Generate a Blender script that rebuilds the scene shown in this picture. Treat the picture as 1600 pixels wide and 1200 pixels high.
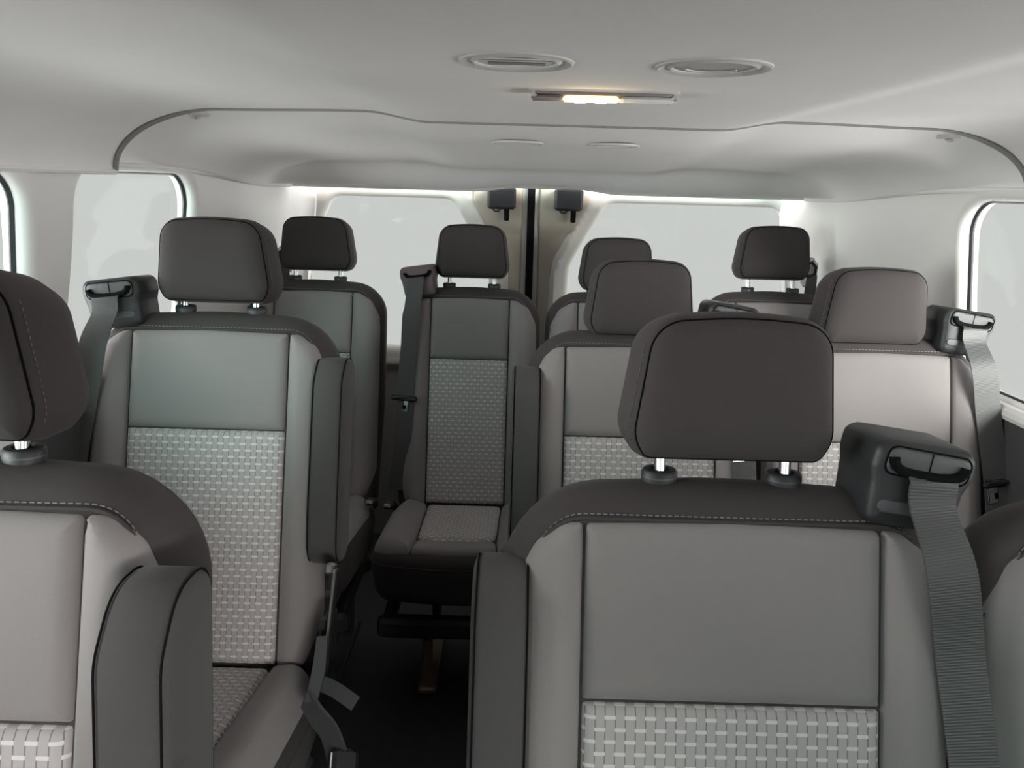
import bpy, math, random
import numpy as np
from mathutils import Vector, Matrix, Euler
from mathutils.geometry import delaunay_2d_cdt
random.seed(4)
for o in list(bpy.data.objects):
    bpy.data.objects.remove(o)
SC = bpy.context.scene
COL = SC.collection
R = math.radians

# ------------------------------------------------------------------ camera
cam_data = bpy.data.cameras.new('camera')
cam = bpy.data.objects.new('camera', cam_data); COL.objects.link(cam)
cam_data.sensor_width = 36; cam_data.lens = 27.0
cam_data.clip_start = 0.02
PITCH, ROLL = 14.5, 1.6
cam.matrix_world = Matrix.Translation((0, 0, 1.33)) @ Euler((R(90 - PITCH), 0, 0)).to_matrix().to_4x4() @ Matrix.Rotation(R(ROLL), 4, 'Z')
SC.camera = cam

# ------------------------------------------------------------------ sky, sun, exposure
SKY = 1.25
wd = bpy.data.worlds.new('overcast_sky'); SC.world = wd; wd.use_nodes = True
bg = wd.node_tree.nodes['Background']
bg.inputs[0].default_value = (1.0, 0.985, 0.975, 1); bg.inputs[1].default_value = SKY
SC.view_settings.view_transform = 'Standard'; SC.view_settings.look = 'None'
SC.view_settings.gamma = 1.0; SC.view_settings.use_curve_mapping = False
SC.view_settings.exposure = 0.0

def lamp(name, kind, loc, rot, energy, color, **kw):
    d = bpy.data.lights.new(name, kind); d.energy = energy; d.color = color
    for k, v in kw.items(): setattr(d, k, v)
    o = bpy.data.objects.new(name, d); COL.objects.link(o)
    o.location = loc; o.rotation_euler = rot
    return o
def aim(o, v):
    o.rotation_euler = Vector(v).to_track_quat('-Z', 'Y').to_euler()
# hazy sun, then extra suns added as fill for seats, ceiling and pillar
SUNS = [  # name, direction, energy, colour, angular size
    ('hazy_sun', (-0.45, 0.9, -0.22), 15.5, (1.0, 0.98, 0.945), 26),
    ('green_fill_sun', (0.8, 0.8, -0.25), 3.4, (0.62, 1.0, 0.93), 45),
    ('green_fill_sun', (0.32, 0.93, -0.22), 2.2, (0.62, 1.0, 0.94), 26),
    ('upward_fill_sun', (-1.0, 0.1, 0.35), 9.0, (1.0, 0.945, 0.955), 70),
    ('upward_fill_sun', (1.0, 0.1, 0.35), 3.2, (0.97, 0.965, 0.97), 70),
    ('upward_fill_sun', (0.0, -1.0, 0.25), 3.4, (1.0, 0.95, 0.95), 60),
    ('pillar_fill_sun', (0.95, 0.28, -0.10), 7.0, (1.0, 0.96, 0.955), 30),
    ('upward_fill_sun', (-0.70, 0.65, 0.28), 6.3, (1.0, 0.945, 0.955), 45),
    ('upward_fill_sun', (0.70, 0.65, 0.28), 5.6, (1.0, 0.95, 0.96), 45)]
sun_objs = []
for nm_, dr_, en_, co_, an_ in SUNS:
    so_ = lamp(nm_, 'SUN', (-4 * dr_[0] + 0.1, 1 - 6 * dr_[1], 1.2 - 6 * dr_[2]), (0, 0, 0), en_, co_, angle=R(an_)); aim(so_, dr_); sun_objs.append(so_)

# ------------------------------------------------------------------ materials
def nt(name):
    m = bpy.data.materials.new(name); m.use_nodes = True
    n = m.node_tree; return m, n, n.nodes['Principled BSDF']
def srgb(c):
    return tuple(((x / 255) / 12.92 if x <= 10 else (((x / 255) + .055) / 1.055) ** 2.4) for x in c)
def basic(name, col, rough=0.6, metal=0.0, noise=0.0, scale=60, bump=0.0, bscale=None, sheen=0.0, spec=None):
    m, n, b = nt(name)
    b.inputs['Roughness'].default_value = rough; b.inputs['Metallic'].default_value = metal
    if spec is not None: b.inputs['Specular IOR Level'].default_value = spec
    if sheen: b.inputs['Sheen Weight'].default_value = sheen
    tc = n.nodes.new('ShaderNodeTexCoord')
    nz = n.nodes.new('ShaderNodeTexNoise'); nz.inputs['Scale'].default_value = scale; nz.inputs['Detail'].default_value = 4
    n.links.new(tc.outputs['Object'], nz.inputs['Vector'])
    mx = n.nodes.new('ShaderNodeMix'); mx.data_type = 'RGBA'
    mx.inputs[6].default_value = tuple(c * (1 - noise) for c in col) + (1,)
    mx.inputs[7].default_value = tuple(min(1, c * (1 + noise)) for c in col) + (1,)
    n.links.new(nz.outputs['Fac'], mx.inputs[0]); n.links.new(mx.outputs[2], b.inputs['Base Color'])
    if bump:
        nb = n.nodes.new('ShaderNodeTexNoise'); nb.inputs['Scale'].default_value = bscale or scale; nb.inputs['Detail'].default_value = 3
        n.links.new(tc.outputs['Object'], nb.inputs['Vector'])
        bp = n.nodes.new('ShaderNodeBump'); bp.inputs['Strength'].default_value = bump; bp.inputs['Distance'].default_value = 0.002
        n.links.new(nb.outputs['Fac'], bp.inputs['Height']); n.links.new(bp.outputs[0], b.inputs['Normal'])
    return m
def mth(n, op, a, b=None):
    k = n.nodes.new('ShaderNodeMath'); k.operation = op
    for i, v in enumerate((a, b)):
        if v is None: continue
        if isinstance(v, (int, float)): k.inputs[i].default_value = v
        else: n.links.new(v, k.inputs[i])
    return k.outputs[0]
def weave(name, base, dash, slit, P=0.0207, RP=0.0122):
    m, n, b = nt(name); b.inputs['Roughness'].default_value = 0.85; b.inputs['Specular IOR Level'].default_value = 0.2
    tc = n.nodes.new('ShaderNodeTexCoord'); sp = n.nodes.new('ShaderNodeSeparateXYZ')
    n.links.new(tc.outputs['UV'], sp.inputs[0])
    x = mth(n, 'DIVIDE', mth(n, 'ADD', sp.outputs[0], 1.0), P)
    y = mth(n, 'DIVIDE', mth(n, 'ADD', sp.outputs[1], 1.0), RP)
    k = mth(n, 'FLOOR', y); fy = mth(n, 'FRACT', y)
    x2 = mth(n, 'FRACT', mth(n, 'ADD', x, mth(n, 'MULTIPLY', mth(n, 'MODULO', k, 2.0), 0.5)))
    band = mth(n, 'LESS_THAN', fy, 0.30)
    d = mth(n, 'MULTIPLY', mth(n, 'LESS_THAN', x2, 0.54), band)
    ed = mth(n, 'ABSOLUTE', mth(n, 'SUBTRACT', mth(n, 'FRACT', mth(n, 'MULTIPLY', x, 2.0)), 0.04))
    sl = mth(n, 'MULTIPLY', mth(n, 'LESS_THAN', ed, 0.075), mth(n, 'SUBTRACT', 1.0, band))
    m1 = n.nodes.new('ShaderNodeMix'); m1.data_type = 'RGBA'
    m1.inputs[6].default_value = base + (1,); m1.inputs[7].default_value = dash + (1,); n.links.new(d, m1.inputs[0])
    m2 = n.nodes.new('ShaderNodeMix'); m2.data_type = 'RGBA'
    n.links.new(m1.outputs[2], m2.inputs[6]); m2.inputs[7].default_value = slit + (1,); n.links.new(sl, m2.inputs[0])
    n.links.new(m2.outputs[2], b.inputs['Base Color'])
    h = mth(n, 'SUBTRACT', mth(n, 'MULTIPLY', d, 0.6), mth(n, 'MULTIPLY', sl, 0.8))
    bp = n.nodes.new('ShaderNodeBump'); bp.inputs['Strength'].default_value = 0.5; bp.inputs['Distance'].default_value = 0.0012
    n.links.new(h, bp.inputs['Height']); n.links.new(bp.outputs[0], b.inputs['Normal'])
    return m
def webbing(name, col):
    m, n, b = nt(name); b.inputs['Roughness'].default_value = 0.42
    b.inputs['Base Color'].default_value = col + (1,)
    tc = n.nodes.new('ShaderNodeTexCoord'); sp = n.nodes.new('ShaderNodeSeparateXYZ'); n.links.new(tc.outputs['UV'], sp.inputs[0])
    h = mth(n, 'SINE', mth(n, 'MULTIPLY', sp.outputs[1], 2 * math.pi / 0.0030))
    bp = n.nodes.new('ShaderNodeBump'); bp.inputs['Strength'].default_value = 0.3; bp.inputs['Distance'].default_value = 0.0004
    n.links.new(h, bp.inputs['Height']); n.links.new(bp.outputs[0], b.inputs['Normal'])
    return m
M = {
    'bead': basic('dark_grey_bead', (0.26, 0.255, 0.25), 0.7),
    'liner': basic('headliner_fabric', (0.82, 0.805, 0.795), 0.95, noise=0.03, scale=7, bump=0.12, bscale=900, spec=0.1),
    'trim': basic('pale_trim_plastic', (0.80, 0.785, 0.765), 0.5, noise=0.02, scale=5, bump=0.08, bscale=500),
    'doortrim': basic('door_frame_plastic', (0.52, 0.505, 0.475), 0.5, noise=0.02, scale=5, bump=0.08, bscale=500),
    'taupe': basic('door_panel_reflection_tone', (0.35, 0.31, 0.262), 0.5, noise=0.03, scale=4),
    'darktrim': basic('dark_lower_trim', (0.05, 0.05, 0.052), 0.6, noise=0.1, scale=40),
    'floor': basic('dark_floor_vinyl', (0.02, 0.02, 0.022), 0.7, noise=0.3, scale=150, bump=0.3),
    'panel': basic('grey_seat_fabric', (0.240, 0.217, 0.219), 0.85, noise=0.06, scale=700, bump=0.15, bscale=1500, sheen=0.25, spec=0.2),
    'bolster': basic('grey_bolster_fabric', (0.250, 0.225, 0.227), 0.82, noise=0.05, scale=700, bump=0.15, bscale=1500, sheen=0.25, spec=0.2),
    'dark': basic('charcoal_seat_fabric', (0.056, 0.048, 0.049), 0.85, noise=0.10, scale=700, bump=0.2, bscale=1500, sheen=0.05, spec=0.25),
    'arm': basic('charcoal_armrest_fabric', (0.070, 0.065, 0.064), 0.85, noise=0.10, scale=500, bump=0.2, bscale=1300, sheen=0.08, spec=0.25),
    'weave': weave('basket_weave_fabric', (0.435, 0.405, 0.405), (0.67, 0.635, 0.635), (0.21, 0.195, 0.195)),
    'stitch': basic('grey_thread', (0.22, 0.21, 0.20), 0.7),
    'stitch2': basic('charcoal_thread', (0.15, 0.14, 0.14), 0.7),
    'chrome': basic('polished_steel', (0.82, 0.82, 0.84), 0.16, 1.0),
    'steel': basic('brushed_steel', (0.42, 0.42, 0.43), 0.35, 1.0),
    'plastic': basic('black_plastic', (0.024, 0.0245, 0.027), 0.45, noise=0.1, scale=300, bump=0.15, bscale=1200),
    'greyplastic': basic('slate_plastic', (0.070, 0.072, 0.076), 0.5, noise=0.05, scale=300, bump=0.1, bscale=1200),
    'latch': basic('black_latch_plastic', (0.013, 0.013, 0.017), 0.6),
    'black': basic('matt_black', (0.005, 0.005, 0.006), 0.9, spec=0.1),
    'belt': webbing('seat_belt_webbing', (0.072, 0.072, 0.074)),
    'vent': basic('grey_vent_plastic', (0.24, 0.21, 0.205), 0.5),
    'ventrim': basic('pale_vent_plastic', (0.56, 0.55, 0.53), 0.55),
    'rust': basic('bare_bracket_metal', (0.26, 0.19, 0.14), 0.5, 0.6, noise=0.3, scale=50),
    'white': basic('white_plastic', (0.8, 0.8, 0.8), 0.4),
    'purple': basic('plum_belt_cover', (0.16, 0.115, 0.125), 0.75, bump=0.2, bscale=700),
}
def glass_mat(name, col):
    m = bpy.data.materials.new(name); m.use_nodes = True; n = m.node_tree; n.nodes.clear()
    o = n.nodes.new('ShaderNodeOutputMaterial'); t = n.nodes.new('ShaderNodeBsdfTransparent'); g = n.nodes.new('ShaderNodeBsdfGlossy')
    t.inputs[0].default_value = col + (1,); g.inputs['Roughness'].default_value = 0.03
    mx = n.nodes.new('ShaderNodeMixShader'); mx.inputs[0].default_value = 0.02
    n.links.new(t.outputs[0], mx.inputs[1]); n.links.new(g.outputs[0], mx.inputs[2])
    n.links.new(mx.outputs[0], o.inputs[0]); return m
M['glass'] = glass_mat('privacy_glass', (0.690, 0.708, 0.696))
M['clearglass'] = glass_mat('clear_glass', (0.95, 0.955, 0.95))
def emit_mat(name, col, st):
    m = bpy.data.materials.new(name); m.use_nodes = True; n = m.node_tree; b = n.nodes['Principled BSDF']
    b.inputs['Base Color'].default_value = (0.9, 0.85, 0.75, 1)
    b.inputs['Emission Color'].default_value = col + (1,); b.inputs['Emission Strength'].default_value = st
    return m
M['lens'] = emit_mat('lit_lamp_lens', (1.0, 0.72, 0.38), 1.6)
M['bulb'] = emit_mat('lit_bulb', (1.0, 0.93, 0.78), 14.0)

# ------------------------------------------------------------------ mesh helpers
def obj(name, verts, faces, mat, parent=None, smooth=True, uvs=None, sharp=None):
    me = bpy.data.meshes.new(name); me.from_pydata([tuple(map(float, v)) for v in verts], [], faces)
    if uvs is not None:
        ul = me.uv_layers.new(name='UVMap')
        for l in me.loops: ul.data[l.index].uv = uvs[l.vertex_index]
    if smooth: me.polygons.foreach_set('use_smooth', [True] * len(me.polygons))
    me.materials.append(M[mat]); me.update()
    if sharp: me.set_sharp_from_angle(angle=R(sharp))
    o = bpy.data.objects.new(name, me); COL.objects.link(o)
    if parent: o.parent = parent
    return o
def structure(o, name=None):
    o['kind'] = 'structure'
    if name: o.name = name
    return o
def thing(name, label, cat, loc, group=None):
    o = bpy.data.objects.new(name, None); COL.objects.link(o); o.location = loc
    o.empty_display_size = 0.1; o['label'] = label; o['category'] = cat
    if group: o['group'] = group
    return o
class MB:
    def __init__(s): s.v = []; s.f = []
    def add(s, v, f):
        k = len(s.v); s.v += [tuple(p) for p in v]; s.f += [tuple(i + k for i in q) for q in f]
    def box(s, c, d, rot=None, bev=0.0):
        # bevelled box through three nested cross sections
        x, y, z = d[0] / 2, d[1] / 2, d[2] / 2; b = min(bev, x, y, z) if bev else 0
        if b <= 0: rings = [(-z, x, y), (z, x, y)]
        else: rings = [(-z, x - b, y - b), (-z + b, x, y), (z - b, x, y), (z, x - b, y - b)]
        v = []; f = []
        for (zz, xx, yy) in rings:
            if b <= 0: v += [(-xx, -yy, zz), (xx, -yy, zz), (xx, yy, zz), (-xx, yy, zz)]
            else: v += [(-xx + b, -yy, zz), (xx - b, -yy, zz), (xx, -yy + b, zz), (xx, yy - b, zz), (xx - b, yy, zz), (-xx + b, yy, zz), (-xx, yy - b, zz), (-xx, -yy + b, zz)]
        m = 4 if b <= 0 else 8
        for r in range(len(rings) - 1):
            for i in range(m):
                j = (i + 1) % m; f.append((r * m + i, r * m + j, (r + 1) * m + j, (r + 1) * m + i))
        f.append(tuple(range(m))[::-1]); f.append(tuple((len(rings) - 1) * m + i for i in range(m)))
        T = Matrix.Translation(c) @ (rot.to_4x4() if rot is not None else Matrix.Identity(4))
        s.add([T @ Vector(p) for p in v], f)
    def tube(s, pts, r, seg=12, cap=True, flat=1.0):
        pts = [Vector(p) for p in pts]; rr = r if isinstance(r, (list, tuple)) else [r] * len(pts)
        v = []; f = []; ref = None
        for i, p in enumerate(pts):
            t = (pts[min(i + 1, len(pts) - 1)] - pts[max(i - 1, 0)]).normalized()
            if ref is None: ref = t.orthogonal().normalized()
            ref = (ref - t * ref.dot(t)).normalized(); b = t.cross(ref)
            for k in range(seg):
                a = 2 * math.pi * k / seg
                v.append(p + ref * math.cos(a) * rr[i] + b * math.sin(a) * rr[i] * flat)
        for i in range(len(pts) - 1):
            for k in range(seg):
                j = (k + 1) % seg; f.append((i * seg + k, i * seg + j, (i + 1) * seg + j, (i + 1) * seg + k))
        if cap:
            f.append(tuple(range(seg))[::-1]); f.append(tuple((len(pts) - 1) * seg + k for k in range(seg)))
        s.add(v, f)
    def loft(s, rings, cap=True):
        m = len(rings[0]); v = [p for r in rings for p in r]; f = []
        for r in range(len(rings) - 1):
            for i in range(m):
                j = (i + 1) % m; f.append((r * m + i, r * m + j, (r + 1) * m + j, (r + 1) * m + i))
        if cap:
            for r, fl in ((0, True), (len(rings) - 1, False)):
                c = sum((Vector(p) for p in rings[r]), Vector()) / m; k = len(v); v.append(c)
                for i in range(m):
                    j = (i + 1) % m; q = (r * m + i, r * m + j, k); f.append(q[::-1] if fl else q)
        s.add(v, f)
    def build(s, name, mat, parent=None, smooth=True, sharp=35):
        return obj(name, s.v, s.f, mat, parent, smooth, sharp=sharp if smooth else None)

def rpoly(pts, rad, n=8):
    """round the corners of a convex-ish CCW polygon"""
    out = []; m = len(pts); rad = rad if isinstance(rad, (list, tuple)) else [rad] * m
    for i in range(m):
        p = np.array(pts[i], float); a = np.array(pts[i - 1], float); b = np.array(pts[(i + 1) % m], float)
        if rad[i] <= 0: out.append(tuple(p)); continue
        da = (a - p) / np.linalg.norm(a - p); db = (b - p) / np.linalg.norm(b - p)
        cs = np.clip(np.dot(da, db), -1, 1); th = math.acos(cs)
        L = min(rad[i] / math.tan(th / 2), 0.49 * np.linalg.norm(a - p), 0.49 * np.linalg.norm(b - p))
        r = L * math.tan(th / 2); c = p + (da + db) / np.linalg.norm(da + db) * (r / math.sin(th / 2))
        s0 = p + da * L - c; s1 = p + db * L - c
        a0 = math.atan2(s0[1], s0[0]); a1 = math.atan2(s1[1], s1[0]); d = (a1 - a0 + math.pi) % (2 * math.pi) - math.pi
        for k in range(n + 1):
            t = a0 + d * k / n; out.append((c[0] + r * math.cos(t), c[1] + r * math.sin(t)))
    return out
def resample(poly, step):
    out = []; m = len(poly)
    for i in range(m):
        a = np.array(poly[i]); b = np.array(poly[(i + 1) % m]); L = np.linalg.norm(b - a)
        if L < 1e-6: continue
        k = max(1, int(round(L / step)))
        for j in range(k): out.append(tuple(a + (b - a) * j / k))
    return out
def offset(poly, d):
    """inward offset of a CCW polygon"""
    P = np.array(poly); a = np.roll(P, 1, 0); b = np.roll(P, -1, 0)
    e1 = P - a; e2 = b - P
    e1 /= np.maximum(np.linalg.norm(e1, axis=1, keepdims=True), 1e-9); e2 /= np.maximum(np.linalg.norm(e2, axis=1, keepdims=True), 1e-9)
    n1 = np.stack([-e1[:, 1], e1[:, 0]], 1); n2 = np.stack([-e2[:, 1], e2[:, 0]], 1)
    nn = n1 + n2; nn /= np.maximum(np.linalg.norm(nn, axis=1, keepdims=True), 1e-9)
    k = np.maximum((nn * n1).sum(1, keepdims=True), 0.5)
    return P + nn * d / k
def pdist(Q, poly):
    Q = np.atleast_2d(np.array(Q, float)); P = np.array(poly); N = np.roll(P, -1, 0); D = N - P
    L2 = np.maximum((D * D).sum(1), 1e-12); best = np.full(len(Q), 1e9)
    for i in range(len(P)):
        t = np.clip(((Q - P[i]) @ D[i]) / L2[i], 0, 1); c = P[i] + t[:, None] * D[i]
        best = np.minimum(best, np.linalg.norm(Q - c, axis=1))
    return best
def inside(Q, poly):
    Q = np.atleast_2d(np.array(Q, float)); P = np.array(poly); N = np.roll(P, -1, 0); r = np.zeros(len(Q), bool)
    for i in range(len(P)):
        c = ((P[i, 1] > Q[:, 1]) != (N[i, 1] > Q[:, 1]))
        xx = (N[i, 0] - P[i, 0]) * (Q[:, 1] - P[i, 1]) / (N[i, 1] - P[i, 1] + 1e-15) + P[i, 0]
        r ^= c & (Q[:, 0] < xx)
    return r
def roll(d, Rr):
    """height lost near a rounded edge of radius Rr"""
    d = np.clip(d, 0, Rr); return np.sqrt(np.maximum(Rr * Rr - (Rr - d) ** 2, 0)) - Rr
def cdt(outer, holes, pts):
    V = [Vector(p) for p in outer]; E = [(i, (i + 1) % len(outer)) for i in range(len(outer))]
    for h in holes:
        k = len(V); V += [Vector(p) for p in h]; E += [(k + i, k + (i + 1) % len(h)) for i in range(len(h))]
    V += [Vector(p) for p in pts]
    vs, es, fs, *_ = delaunay_2d_cdt(V, E, [], 0, 1e-5)
    W = np.array([tuple(v) for v in vs]); F = [f for f in fs]
    C = np.array([W[list(f)].mean(0) for f in F]); ok = inside(C, outer)
    for h in holes: ok &= ~inside(C, h)
    out = []
    for f, k in zip(F, ok):
        if not k: continue
        a, b, c = W[f[0]], W[f[1]], W[f[2]]
        out.append(tuple(f) if (b[0]-a[0])*(c[1]-a[1])-(b[1]-a[1])*(c[0]-a[0]) > 0 else tuple(f)[::-1])
    return W, out
def pillow(name, mat, poly, frame, t, r, parent, base=None, skirt=0.0, step=0.018, extra=None, bstep=0.012):
    """a puffed upholstery panel over a CCW outline; frame maps (u, w, n) arrays to 3-D"""
    poly = resample(poly, bstep); pts = []
    for k in (0.08, 0.3, 0.65, 1.0):
        q = offset(poly, r * k); ok = inside(q, poly) & (pdist(q, poly) > r * k * 0.7); pts += [tuple(p) for p in q[ok]]
    P = np.array(poly); lo = P.min(0); hi = P.max(0)
    gx = np.arange(lo[0] + step / 2, hi[0], step); gy = np.arange(lo[1] + step / 2, hi[1], step)
    G = np.array([(x, y) for x in gx for y in gy])
    if len(G):
        ok = inside(G, poly) & (pdist(G, poly) > r * 1.15); pts += [tuple(p) for p in G[ok]]
    W, F = cdt(poly, [], pts)
    d = pdist(W, poly); n = t * np.sqrt(np.maximum(1 - (1 - np.clip(d / r, 0, 1)) ** 2, 0))
    if extra is not None: n = n + extra(W[:, 0], W[:, 1]) * np.clip(d / r, 0, 1)
    b = base(W) if base is not None else 0
    V = frame(W[:, 0], W[:, 1], n + b); V = [tuple(p) for p in V]; uv = [tuple(w) for w in W]
    if skirt:
        m = len(poly); Pn = np.array(poly); bb = base(Pn) if base is not None else np.zeros(m)
        S = frame(Pn[:, 0], Pn[:, 1], bb - skirt); k = len(V); V += [tuple(p) for p in S]; uv += [tuple(p) for p in Pn]
        T = frame(Pn[:, 0], Pn[:, 1], bb + 0 * bb); k2 = len(V); V += [tuple(p) for p in T]; uv += [tuple(p) for p in Pn]
        F = F + [(k2 + i, k + i, k + (i + 1) % m, k2 + (i + 1) % m) for i in range(m)]
    return obj(name, V, F, mat, parent, True, uvs=uv)
def body(name, mat, poly, frame, prof, parent, front_fn=None, step=0.03, sharp=None):
    """closed soft body: rings (inset, n) from back to front, then filled caps"""
    poly = resample(poly, 0.015); m = len(poly); V = []; F = []
    for (ins, n) in prof:
        q = offset(poly, ins); V += [tuple(p) for p in frame(q[:, 0], q[:, 1], np.full(m, n))]
    for r in range(len(prof) - 1):
        for i in range(m):
            j = (i + 1) % m; F.append((r * m + i, r * m + j, (r + 1) * m + j, (r + 1) * m + i))
    for (ins, n), fl, base in ((prof[0], True, 0), (prof[-1], False, (len(prof) - 1) * m)):
        q = offset(poly, ins); lo = q.min(0); hi = q.max(0)
        G = np.array([(x, y) for x in np.arange(lo[0] + step / 2, hi[0], step) for y in np.arange(lo[1] + step / 2, hi[1], step)])
        G = G[inside(G, q) & (pdist(G, q) > step * 0.5)] if len(G) else []
        W, T = cdt([tuple(p) for p in q], [], [tuple(p) for p in G])
        nn = np.full(len(W), n)
        if front_fn is not None and not fl: nn = nn + front_fn(W[:, 0], W[:, 1], pdist(W, q))
        k = len(V); V += [tuple(p) for p in frame(W[:, 0], W[:, 1], nn)]
        F += [tuple(i + k for i in (f[::-1] if fl else f)) for f in T]
    o = obj(name, V, F, mat, parent, True)
    import bmesh
    bm = bmesh.new(); bm.from_mesh(o.data); bmesh.ops.remove_doubles(bm, verts=bm.verts, dist=1e-5)
    bmesh.ops.recalc_face_normals(bm, faces=bm.faces); bm.to_mesh(o.data); bm.free()
    o.data.polygons.foreach_set('use_smooth', [True] * len(o.data.polygons))
    return o
def stitches(name, path3, mat, parent, L=0.0042, gap=0.0026, r=0.0007):
    mb = MB(); P = [Vector(p) for p in path3]; acc = 0.0; on = True; nxt = L; cur = P[0]; start = P[0]
    for i in range(len(P) - 1):
        a, b = P[i], P[i + 1]; seg = (b - a).length; t = 0.0
        while acc + (seg - t) >= nxt:
            t += nxt - acc; p = a + (b - a) * (t / seg); acc = 0
            if on: mb.tube([start, p], r, 4)
            start = p; on = not on; nxt = L if on else gap
        acc += seg - t
    return mb.build(name, mat, parent)
def ribbon(name, pts, widths, wdir, mat, parent, th=0.0016, serr=0.0):
    """seat-belt strip: centre points, widths, sideways direction"""
    C = [Vector(p) for p in pts]; out = []; n = 6; acc = 0; V = []; F = []; uv = []
    # fine resample with Catmull-Rom
    Q = []; Wd = []; Sd = []
    for i in range(len(C) - 1):
        p0, p1, p2, p3 = C[max(i - 1, 0)], C[i], C[i + 1], C[min(i + 2, len(C) - 1)]
        k = max(2, int((p2 - p1).length / 0.0026))
        for j in range(k + (1 if i == len(C) - 2 else 0)):
            t = j / k; Q.append(0.5 * ((2 * p1) + (p2 - p0) * t + (2 * p0 - 5 * p1 + 4 * p2 - p3) * t * t + (3 * p1 - p0 - 3 * p2 + p3) * t ** 3))
            Wd.append(widths[i] + (widths[i + 1] - widths[i]) * t)
            s = Vector(wdir[i]).lerp(Vector(wdir[i + 1]), t).normalized(); Sd.append(s)
    for i, q in enumerate(Q):
        t = (Q[min(i + 1, len(Q) - 1)] - Q[max(i - 1, 0)]).normalized()
        s = (Sd[i] - t * Sd[i].dot(t)).normalized(); nn = s.cross(t)
        if i: acc += (Q[i] - Q[i - 1]).length
        w = Wd[i] / 2 + (serr if i % 2 else 0)
        for (a, b) in ((-1, 1), (-0.93, 1), (0.93, 1), (1, 1), (1, -1), (-1, -1)):
            hh = th / 2 * b * (1.6 if abs(a) == 1 or False else 1.0)
            V.append(q + s * w * a + nn * hh); uv.append((a * w, acc))
    for i in range(len(Q) - 1):
        for k in range(6):
            j = (k + 1) % 6; F.append((i * 6 + k, i * 6 + j, (i + 1) * 6 + j, (i + 1) * 6 + k))
    F.append((5, 4, 3, 2, 1, 0)); F.append(tuple((len(Q) - 1) * 6 + k for k in range(6)))
    o = obj(name, V, F, mat, parent, True, uvs=uv, sharp=40); return o

# ------------------------------------------------------------------ cabin shell
XC = 0.10            # centre line of the van
ZB = 1.335           # lower edge of the headliner
YS = 1.47            # joint between front and rear headliner
YR = 2.78            # rear doors
def sst(a, b, x):
    t = np.clip((x - a) / (b - a), 0, 1); return t * t * (3 - 2 * t)
def wall_x(z):       # half width of the cabin by height
    return 0.856 + 0.046 * sst(ZB, 0.9, z) + 0.02 * sst(0.9, 0.4, z)
def ceil_z(u):       # u from the centre line
    a = np.abs(u); z = 1.437 + 0.016 * sst(0.26, 0.38, a) - 0.004 * sst(0.4, 0.66, a)
    t = np.clip((a - 0.64) / (0.845 - 0.64), 0, 1)
    return z - (z - ZB) * (1 - np.sqrt(np.maximum(1 - t ** 1.9, 0))) 
def liner(name, ys, up, prof=None):
    us = np.concatenate([-0.845 + 0.12 * (1 - np.cos(np.linspace(0, math.pi / 2, 26))), np.linspace(-0.72, 0.72, 97)[1:-1], 0.845 - 0.12 * (1 - np.cos(np.linspace(math.pi / 2, 0, 26)))])
    V = []; F = []; n = len(us)
    for y in ys:
        z = ceil_z(us) + up; uu = us * (1 + up * 1.1)
        if prof is not None: z = prof(us, y, z)
        V += [(XC + a, y, b) for a, b in zip(uu, z)]
    for i in range(len(ys) - 1):
        for k in range(n - 1): F.append((i * n + k, (i + 1) * n + k, (i + 1) * n + k + 1, i * n + k + 1))
    m = len(V)       # back side, so that it is a real board with thickness
    return V, F, n, len(ys)
def add_back(V, F, n, m, th):
    k = len(V); V = V + [(x, y, z + th) for x, y, z in V]
    F = F + [tuple(i + k for i in f[::-1]) for f in F]
    for j in range(n - 1):
        F.append((j, j + 1, k + j + 1, k + j)); e = (m - 1) * n; F.append((e + j + 1, e + j, k + e + j, k + e + j + 1))
    return V, F
ys = [-1.5, -1.0, -0.6, -0.2, 0.1, 0.4, 0.7, 1.0, 1.2, 1.35, 1.44]
V, F, n, m = liner('ceiling', ys, 0.0)
# rolled edge at the joint
for yy, up in ((1.455, 0.001), (1.464, 0.004), (1.469, 0.009), (1.47, 0.018)):
    W, _, _, _ = liner('x', [yy], up * 1.0); V += W
m = len(ys) + 4
F = [(i * n + k, (i + 1) * n + k, (i + 1) * n + k + 1, i * n + k + 1) for i in range(m - 1) for k in range(n - 1)]
V, F = add_back(V, F, n, m, 0.03)
structure(obj('ceiling', V, F, 'liner'), 'ceiling')
def rear_prof(us, y, z):
    z = z - (0.032 * sst(1.48, 1.70, y) + 0.022 * sst(1.7, 2.3, y)) * (z > ZB + 0.0) * np.clip((z - ZB) / 0.05, 0, 1)
    z = z - 0.026 * float(sst(1.6, 2.5, y)); t = float(sst(2.29, 2.385, y)); e = ZB - 0.018 + 0.014 * (1 - sst(0.1, 0.24, np.abs(us + 0.0)))
    return z + (np.minimum(e, z) - z) * t
ysr = [1.475] + list(np.linspace(1.5, 2.26, 10)) + list(np.linspace(2.28, 2.46, 14)) + [2.52, 2.60]
V, F, n, m = liner('rear', ysr, 0.012, rear_prof)
V, F = add_back(V, F, n, m, 0.03)
structure(obj('trim_1', V, F, 'liner'), 'trim_1')
# bright lip of the rear header
us = np.linspace(-0.85, 0.85, 70)
mb = MB(); mb.tube([(XC + u, 2.605, ZB - 0.018 + 0.014 * (1 - float(sst(0.1, 0.24, abs(u)))) - 0.002) for u in us], 0.008, 8)
structure(mb.build('trim_2', 'trim'), 'trim_2')

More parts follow.
